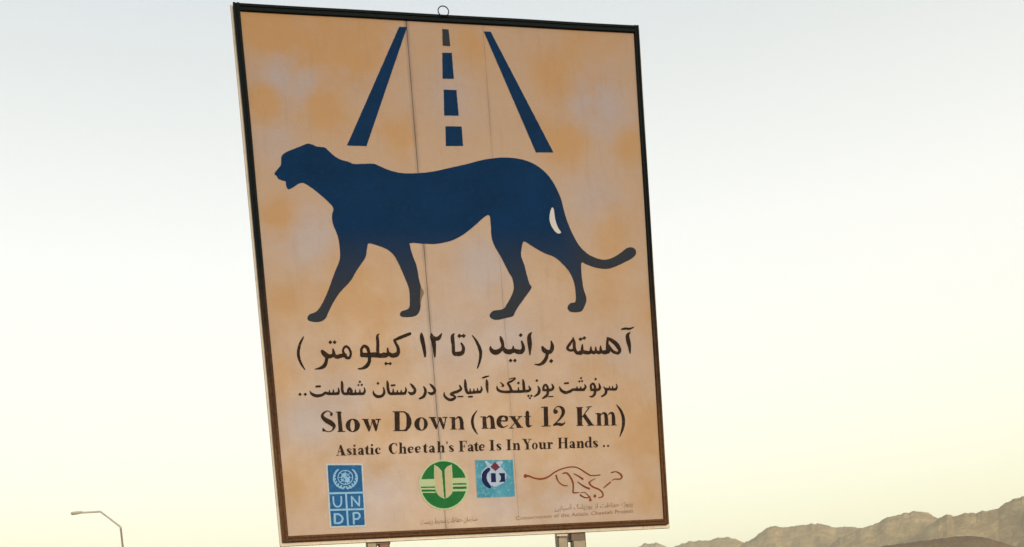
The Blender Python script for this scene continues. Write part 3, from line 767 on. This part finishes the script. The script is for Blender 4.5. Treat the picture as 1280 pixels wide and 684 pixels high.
k.st((1036, 16, 14), (1100, 104, 38), (1136, 200, 46), (1146, 290, 48), (1130, 400, 40), (1086, 522, 12))
k.build("english_headline_word", MAT_BROWN, L1, 4.5, 0.10, 5, cuts=[483, 584, 668, 713])

# --- English second line: small high-contrast serif letters, baseline at 0, x-height 105, capitals 168
def glyph(k, ch):
    S, P = k.st, k.poly
    if ch == 'A': P((-22, -160), (8, -168), (72, 0), (14, 0)); S((-10, -158, 9), (-52, 0, 10)); S((-30, -58, 9), (22, -58, 9)); S((-72, 0, 10), (-30, 0, 10)); S((2, -2, 10), (84, -2, 10))
    elif ch == 's': S((30, -86, 14), (4, -102, 10), (-26, -84, 26), (2, -52, 38), (28, -24, 28), (0, -2, 10), (-30, -20, 13))
    elif ch == 'i': P((-20, -104), (20, -104), (22, 0), (-18, 0)); S((-30, -100, 9), (0, -102, 9)); S((-32, -2, 9), (34, -2, 9)); k.ell(0, -148, 18, 18)
    elif ch == 'a': S((-34, -80, 22), (-18, -102, 11), (14, -92, 26), (22, -60, 40), (24, -16, 38), (46, -4, 8)); S((10, -58, 9), (-26, -40, 24), (-28, -18, 30), (-4, -8, 18), (14, -24, 10))
    elif ch == 't': P((-24, -110), (6, -142), (18, -142), (20, -14), (-20, -20)); S((-36, -102, 9), (36, -102, 9)); S((0, -22, 38), (18, -6, 20), (42, -16, 7))
    elif ch == 'c': k.ell(26, -80, 14, 14); S((30, -92, 9), (4, -102, 10), (-26, -78, 32), (-28, -44, 38), (-8, -10, 22), (38, -22, 7))
    elif ch == 'e': S((4, -103, 9), (-26, -80, 32), (-30, -50, 40), (-14, -12, 26), (38, -22, 7)); S((2, -103, 9), (30, -84, 24), (28, -58, 12), (-20, -54, 9))
    elif ch == 'C': S((58, -130, 10), (20, -168, 10), (-36, -136, 38), (-46, -84, 52), (-26, -24, 34), (18, 0, 11), (60, -40, 8)); S((58, -166, 10), (60, -122, 9))
    elif ch == 'h': P((-52, -172), (-12, -172), (-10, 0), (-48, 0)); S((-62, -168, 9), (-30, -170, 9)); S((-64, -2, 9), (2, -2, 9)); S((-12, -84, 9), (16, -100, 20), (34, -80, 34), (36, -10, 36)); S((10, -2, 9), (64, -2, 9))
    elif ch == "'": S((0, -160, 20), (2, -140, 14), (-6, -122, 6))
    elif ch == 'F': P((-50, -168), (-6, -168), (-2, 0), (-44, 0)); S((-62, -165, 9), (58, -165, 11)); S((56, -164, 10), (60, -124, 8)); S((-4, -86, 9), (30, -86, 9)); S((30, -106, 8), (30, -66, 8)); S((-60, -3, 9), (14, -3, 9))
    elif ch == 'I': P((-22, -168), (22, -168), (26, 0), (-18, 0)); S((-38, -165, 9), (36, -165, 9)); S((-34, -3, 9), (42, -3, 9))
    elif ch == 'n': P((-50, -102), (-12, -104), (-10, 0), (-46, 0)); S((-60, -99, 9), (-30, -101, 9)); S((-60, -2, 9), (2, -2, 9)); S((-12, -82, 9), (14, -100, 20), (32, -80, 34), (36, -10, 36)); S((10, -2, 9), (60, -2, 9))
    elif ch == 'Y': P((-66, -168), (-20, -168), (22, -74), (-12, -66)); S((6, -76, 9), (44, -164, 12)); P((-16, -80), (26, -80), (28, 0), (-12, 0)); S((-80, -165, 9), (-4, -165, 9)); S((18, -165, 9), (72, -165, 9)); S((-32, -3, 9), (46, -3, 9))
    elif ch == 'o': k.ell(0, -51, 46, 54); k.ell(0, -51, 15, 45, -1)
    elif ch == 'u': P((-52, -104), (-14, -104), (-12, -20), (-48, -24)); S((-62, -101, 9), (-26, -102, 9)); S((-30, -22, 34), (-10, -4, 18), (16, -22, 8)); P((12, -104), (48, -104), (52, 0), (16, 0)); S((2, -101, 9), (30, -102, 9)); S((34, -2, 9), (64, -2, 9))
    elif ch == 'r': P((-34, -102), (4, -104), (6, 0), (-30, 0)); S((-46, -99, 9), (-14, -101, 9)); S((-44, -2, 9), (20, -2, 9)); S((4, -80, 8), (22, -100, 16)); k.ell(32, -86, 15, 16)
    elif ch == 'H': P((-72, -168), (-32, -168), (-30, 0), (-68, 0)); P((24, -168), (64, -168), (66, 0), (28, 0)); S((-84, -165, 9), (-20, -165, 9)); S((12, -165, 9), (78, -165, 9)); S((-82, -3, 9), (-16, -3, 9)); S((14, -3, 9), (80, -3, 9)); S((-34, -88, 9), (28, -88, 9))
    elif ch == 'd': P((14, -172), (48, -172), (52, 0), (18, 0)); S((2, -168, 9), (30, -170, 9)); S((36, -2, 9), (66, -2, 9)); S((18, -92, 9), (-14, -98, 16), (-38, -64, 34), (-34, -30, 34), (-12, -6, 16), (18, -18, 9))
    elif ch == '.': k.ell(0, -16, 17, 17)
k = Ink()
base4 = lambda x: 569.2 - 0.0314 * (x - 426)
for ch, x in (('A', 426), ('s', 436.5), ('i', 443.2), ('a', 451.2), ('t', 458.8), ('i', 465), ('c', 472.6), ('C', 491.5), ('h', 503.4), ('e', 513.4), ('e', 522.4), ('t', 531.4), ('a', 540), ('h', 551.2), ("'", 558.8), ('s', 564.2),
              ('F', 578.6), ('a', 588.4), ('t', 595.2), ('e', 602.4), ('I', 615), ('s', 623.6), ('I', 636), ('n', 645.6), ('Y', 659), ('o', 668.6), ('u', 678.2), ('r', 687.6), ('H', 704), ('a', 715.4), ('n', 725.4), ('d', 735.4), ('s', 744.4), ('.', 755), ('.', 760.2)):
    k.tile(x, base4(x), 12.8); glyph(k, ch)
k.build("english_subline_word", MAT_BROWN, L1, 5, 0.08, 6, cuts=[482, 569, 607.5, 629, 651.5, 694, 750])

# --- UN development programme emblem
emblem = Ink().tile(405, 575, 7.6).poly((18, 36), (368, 32), (402, 636), (52, 648)).build("blue_emblem", MAT_PALE_EDGE, L1, 5, 0.2, 7)
k = Ink().tile(405, 575, 7.6)
k.poly((33, 50), (355, 50), (388, 618), (70, 630))
k.build("emblem_field", MAT_UN_BLUE, L2, 5, 0.15, 8, parent=emblem)
k = Ink().tile(405, 575, 7.6)
for sgn in (-1, 1):                                       # wreath of leaves
    arc = [(203 + sgn * 112 * math.sin(t), 172 - 100 * math.cos(t), 13) for t in np.linspace(0.65, 2.95, 9)]
    k.st(*arc)
    for (x, y, w) in arc[1:]:
        k.ell(x - sgn * 6, y - 6, 20, 9, 1, 14, sgn * 0.9)
k.st(*[(203 + 70 * math.cos(t), 166 + 66 * math.sin(t), 9) for t in np.linspace(0, 2 * math.pi, 25)])
k.st(*[(203 + 38 * math.cos(t), 166 + 36 * math.sin(t), 7) for t in np.linspace(0, 2 * math.pi, 19)])
k.st((133, 166, 6), (273, 166, 6)); k.st((203, 98, 6), (203, 234, 6)); k.st((153, 118, 6), (253, 214, 6)); k.st((253, 118, 6), (153, 214, 6))
k.poly((178, 128), (205, 118), (214, 146), (196, 168), (170, 160)).poly((206, 178), (238, 160), (246, 192), (226, 222), (206, 206)).poly((156, 182), (180, 178), (186, 206), (168, 204))
k.st((44, 318, 18), (370, 310, 18)); k.st((56, 476, 17), (382, 467, 17)); k.st((208, 316, 17), (228, 624, 17))
k.st((88, 352, 15), (92, 408, 15), (112, 440, 15), (145, 442, 15), (164, 412, 15), (163, 350, 15))
k.st((266, 440, 14), (262, 350, 14), (334, 434, 15), (336, 346, 14), smooth=False)
k.poly((92, 508), (140, 506), (176, 530), (188, 560), (178, 592), (148, 610), (98, 610), (92, 590)); k.poly((112, 524), (138, 524), (160, 540), (168, 560), (160, 582), (140, 592), (114, 592), sign=-1)
k.st((284, 606, 18), (280, 506, 18)); k.st((280, 506, 17), (322, 504, 17), (340, 530, 17), (324, 558, 17), (286, 562, 17))
k.build("emblem_lettering", MAT_PALE_BLUE, L3, 6, 0.06, 9, parent=emblem)

# --- green round emblem
green = Ink().tile(520, 570, 7.6).ell(265, 275, 236, 238).build("green_emblem", MAT_PALE_GREEN, L1, 5, 0.25, 10)
k = Ink().tile(520, 570, 7.6); k.ell(264, 274, 218, 224)
k.poly((20, 222), (182, 218), (182, 290), (20, 292), sign=-1).poly((20, 304), (184, 303), (184, 320), (20, 320), sign=-1).poly((20, 340), (184, 338), (190, 350), (20, 352), sign=-1)
k.poly((340, 210), (510, 206), (510, 258), (340, 260), sign=-1).poly((340, 274), (510, 272), (510, 290), (340, 292), sign=-1).poly((340, 316), (510, 312), (510, 334), (340, 338), sign=-1)
k.poly((172, 82), (212, 104), (250, 150), (266, 120), (290, 104), (340, 80), (348, 200), (352, 330), (336, 366), (302, 396), (268, 404), (226, 388), (196, 352), (182, 320), (172, 200), sign=-1)
k.poly((246, 150), (252, 130), (264, 140), (272, 130), (272, 150), (282, 396), (268, 400))
k.poly((212, 92), (260, 66), (300, 90), (266, 140), (250, 140))
k.build("emblem_field", MAT_GREEN, L2, 5, 0.14, 11, parent=green)
k = Ink().tile(520, 570, 7.6)
k.poly((180, 92), (208, 110), (242, 154), (258, 392), (228, 382), (200, 346), (188, 300), (180, 200)).poly((332, 88), (296, 108), (272, 152), (284, 394), (306, 384), (332, 356), (344, 310), (340, 190))
k.build("emblem_leaves", MAT_LEAF, L3, 5, 0.12, 12, parent=green)

# --- turquoise square emblem
turq = Ink().tile(590, 570, 12.2).poly((46, 66), (622, 60), (656, 618), (78, 638)).build("turquoise_emblem", MAT_TURQ, L1, 5, 0.3, 13)
k = Ink().tile(590, 570, 12.2); k.ell(330, 300, 190, 165); k.poly((190, 70), (300, 130), (420, 80), (470, 90), (420, 200), (260, 200))
k.build("emblem_halo", MAT_PALE_LILAC, L2, 5, 0.8, 14, parent=turq)
k = Ink().tile(590, 570, 12.2)
k.st((252, 205, 54), (198, 262, 72), (186, 340, 78), (214, 415, 74), (268, 470, 50)); k.poly((288, 262), (360, 262), (368, 400), (294, 402)).poly((402, 262), (502, 260), (504, 396), (412, 398), (438, 360), (440, 310))
k.build("emblem_letters", MAT_DEEP_NAVY, L3, 5, 0.12, 15, parent=turq)
Ink().tile(590, 570, 12.2).poly((350, 90), (426, 170), (360, 232), (282, 166)).build("emblem_diamond", MAT_MAROON, L4, 5, 0.12, 16, parent=turq)

# --- running cheetah line drawing
k = Ink().tile(645, 578, 9.143)
k.ell(108, 156, 20, 22); k.st((108, 156, 30), (150, 158, 20), (210, 180, 17), (290, 190, 20), (370, 165, 18), (440, 115, 16), (510, 80, 15), (600, 56, 15), (680, 55, 14), (740, 80, 14), (800, 120, 16), (860, 150, 14), (960, 145, 13))
k.st((1092, 116, 16), (1142, 104, 12)); k.st((1150, 108, 14), (1190, 130, 20), (1211, 165, 20), (1190, 190, 16), (1130, 192, 12), (1098, 206, 8))
k.st((1076, 230, 18), (1040, 260, 17), (1004, 290, 12)); k.st((460, 150, 20), (470, 190, 15), (495, 230, 13), (540, 262, 14), (590, 268, 11))
k.st((535, 126, 14), (580, 122, 20), (620, 165, 19), (650, 230, 19), (656, 300, 17), (656, 345, 16), (722, 345, 9)); k.st((662, 130, 12), (710, 155, 15), (762, 190, 24))
k.st((710, 225, 13), (770, 270, 19), (836, 300, 22)); k.st((905, 185, 9), (850, 218, 16), (840, 240, 20), (880, 280, 19), (950, 310, 17), (990, 350, 16), (990, 390, 16), (945, 405, 10)); k.ell(902, 385, 15, 19)
k.st((738, 375, 20), (780, 400, 15), (826, 404, 13), (848, 384, 10)); k.ell(850, 430, 15, 15); k.st((740, 350, 9), (790, 345, 9), (850, 410, 14))
k.build("running_cheetah_drawing", MAT_RUSSET, L1, 6, 0.06, 17)

# --- faint captions under the emblems
FORMS = {'ا': (0xFE8D, 2), 'آ': (0xFE81, 2), 'پ': (0xFB56, 4), 'ت': (0xFE95, 4), 'ح': (0xFEA1, 4), 'ر': (0xFEAD, 2), 'ز': (0xFEAF, 2), 'ژ': (0xFB8A, 2), 'س': (0xFEB1, 4), 'ط': (0xFEC1, 4),
         'ظ': (0xFEC5, 4), 'ف': (0xFED1, 4), 'ل': (0xFEDD, 4), 'گ': (0xFB92, 4), 'م': (0xFEE1, 4), 'ن': (0xFEE5, 4), 'و': (0xFEED, 2), 'ه': (0xFEE9, 4), 'ی': (0xFBFC, 4)}
def shape_persian(t):
    out = []
    for i, c in enumerate(t):
        if c == ' ': out.append(c); continue
        b, n = FORMS[c]
        prev = i > 0 and t[i - 1] in FORMS and FORMS[t[i - 1]][1] == 4
        nxt = n == 4 and i + 1 < len(t) and t[i + 1] in FORMS
        out.append(chr(b + (3 if prev and nxt else 2 if nxt else 1 if prev else 0)))
    return ''.join(reversed(out))
def caption(text, p0, p1, height_px, y):
    """one line of small type between two photo points on the board"""
    cu = bpy.data.curves.new("caption", 'FONT'); cu.body = text; cu.resolution_u = 2
    tmp = bpy.data.objects.new("caption", cu); col.objects.link(tmp)
    bpy.context.view_layer.update()
    me = bpy.data.meshes.new_from_object(tmp.evaluated_get(bpy.context.evaluated_depsgraph_get()))
    bpy.data.objects.remove(tmp); bpy.data.curves.remove(cu)
    co = np.zeros(len(me.vertices) * 3); me.vertices.foreach_get("co", co); co = co.reshape(-1, 3)
    a, b = on_sign(*p0, y), on_sign(*p1, y)
    lo, hi = co.min(0), co.max(0)
    sx = np.linalg.norm(b - a) / (hi[0] - lo[0]); sz = height_px / 254.0 / (hi[1] - lo[1])
    e = (b - a) / np.linalg.norm(b - a)
    new = a + np.outer((co[:, 0] - lo[0]) * sx, e); new[:, 2] += (co[:, 1] - lo[1]) * sz; new[:, 1] = y
    me.vertices.foreach_set("co", new.ravel()); me.update()
    me.materials.clear(); me.materials.append(MAT_FAINT)
    o = bpy.data.objects.new("caption", me); col.objects.link(o); o.parent = sign
caption(shape_persian('سازمان حفاظت محیط زیست'), (526, 657.5), (597, 653), 8.5, L1)
caption(shape_persian('پروژه حفاظت از یوزپلنگ آسیایی'), (694, 640.5), (791, 634.5), 9.5, L1)
caption('Conservation of the Asiatic Cheetah Project', (645, 651.5), (792, 642), 6.2, L1)

# ------------------------------------------------------------------ far street lamp
def street_lamp():
    D = 41.0
    def at(px, py):
        r = ray(px, py); return EYE + r * D / r[1]
    foot = at(152.6, 684); elbow = at(150.8, 658.6); bend = at(125.4, 639.6); tip = at(94, 641.5); end = at(88.6, 642.2)
    lamp = empty("street_lamp", (float(elbow[0]), float(elbow[1]), 0.0))
    tag(lamp, "slender grey street lamp with cranked arm standing far off on the plain", "street lamp")
    m = steel("lamp_steel", srgb(168, 164, 146), srgb(180, 174, 156), srgb(140, 132, 116), metal=0.3)
    O = np.array([elbow[0], elbow[1], 0.0])
    def tube(name, pts, rad, parent, seg=10):
        P = [np.array(p) - O for p in pts]; verts, faces = [], []
        for i, p in enumerate(P):
            t = P[min(i + 1, len(P) - 1)] - P[max(i - 1, 0)]; t /= np.linalg.norm(t)
            s = np.array([0, 1.0, 0]); u = np.cross(t, s); u /= np.linalg.norm(u); w = np.cross(u, t)
            for q in range(seg):
                a = 2 * math.pi * q / seg
                verts.append(p + rad[i] * (u * math.cos(a) + w * math.sin(a)))
        for i in range(len(P) - 1):
            for q in range(seg):
                faces.append((i * seg + q, i * seg + (q + 1) % seg, (i + 1) * seg + (q + 1) % seg, (i + 1) * seg + q))
        faces.append(tuple(range(seg))); faces.append(tuple((len(P) - 1) * seg + q for q in range(seg))[::-1])
        return mesh_obj(name, verts, faces, m, parent, True)
    z = float(elbow[2])
    tube("pole", [(O[0], O[1], -0.3), (O[0], O[1], z * 0.5), (O[0], O[1], z - 0.02)], [0.085, 0.055, 0.036], lamp)
    arm = tube("arm", [(O[0], O[1], z - 0.08), (O[0] - 0.01, O[1], z), elbow + (bend - elbow) * 0.5, bend, bend + (tip - bend) * 0.05, tip], [0.042, 0.038, 0.034, 0.034, 0.034, 0.032], lamp)
    d = end - tip; d /= np.linalg.norm(d)
    tube("lamp_head", [tip - d * 0.3, tip - d * 0.22, tip - d * 0.05, end - d * 0.03, end], [0.03, 0.045, 0.06, 0.06, 0.03], lamp)
    tube("base_plate", [(O[0], O[1], -0.05), (O[0], O[1], 0.12), (O[0], O[1], 0.16)], [0.2, 0.2, 0.11], lamp)
street_lamp()

# ------------------------------------------------------------------ dusty air
def haze():
    m = bpy.data.materials.new("dusty_air"); m.use_nodes = True
    t = m.node_tree; t.nodes.clear()
    out = t.nodes.new("ShaderNodeOutputMaterial"); v = t.nodes.new("ShaderNodeVolumePrincipled")
    v.inputs["Color"].default_value = (0.98, 0.93, 0.76, 1); v.inputs["Density"].default_value = 2.2e-4
    v.inputs["Anisotropy"].default_value = 0.3
    t.links.new(v.outputs[0], out.inputs["Volume"])
    s, z0, z1 = 6600.0, -12.0, 420.0
    vv = [(x, y, z) for z in (z0, z1) for x, y in ((-s, -s), (s, -s), (s, s), (-s, s))]
    ff = [(3, 2, 1, 0), (4, 5, 6, 7), (0, 1, 5, 4), (1, 2, 6, 5), (2, 3, 7, 6), (3, 0, 4, 7)]
    o = mesh_obj("haze", vv, ff, m)
    tag(o, "thin dusty evening air over the plain", "haze", "stuff")
haze()
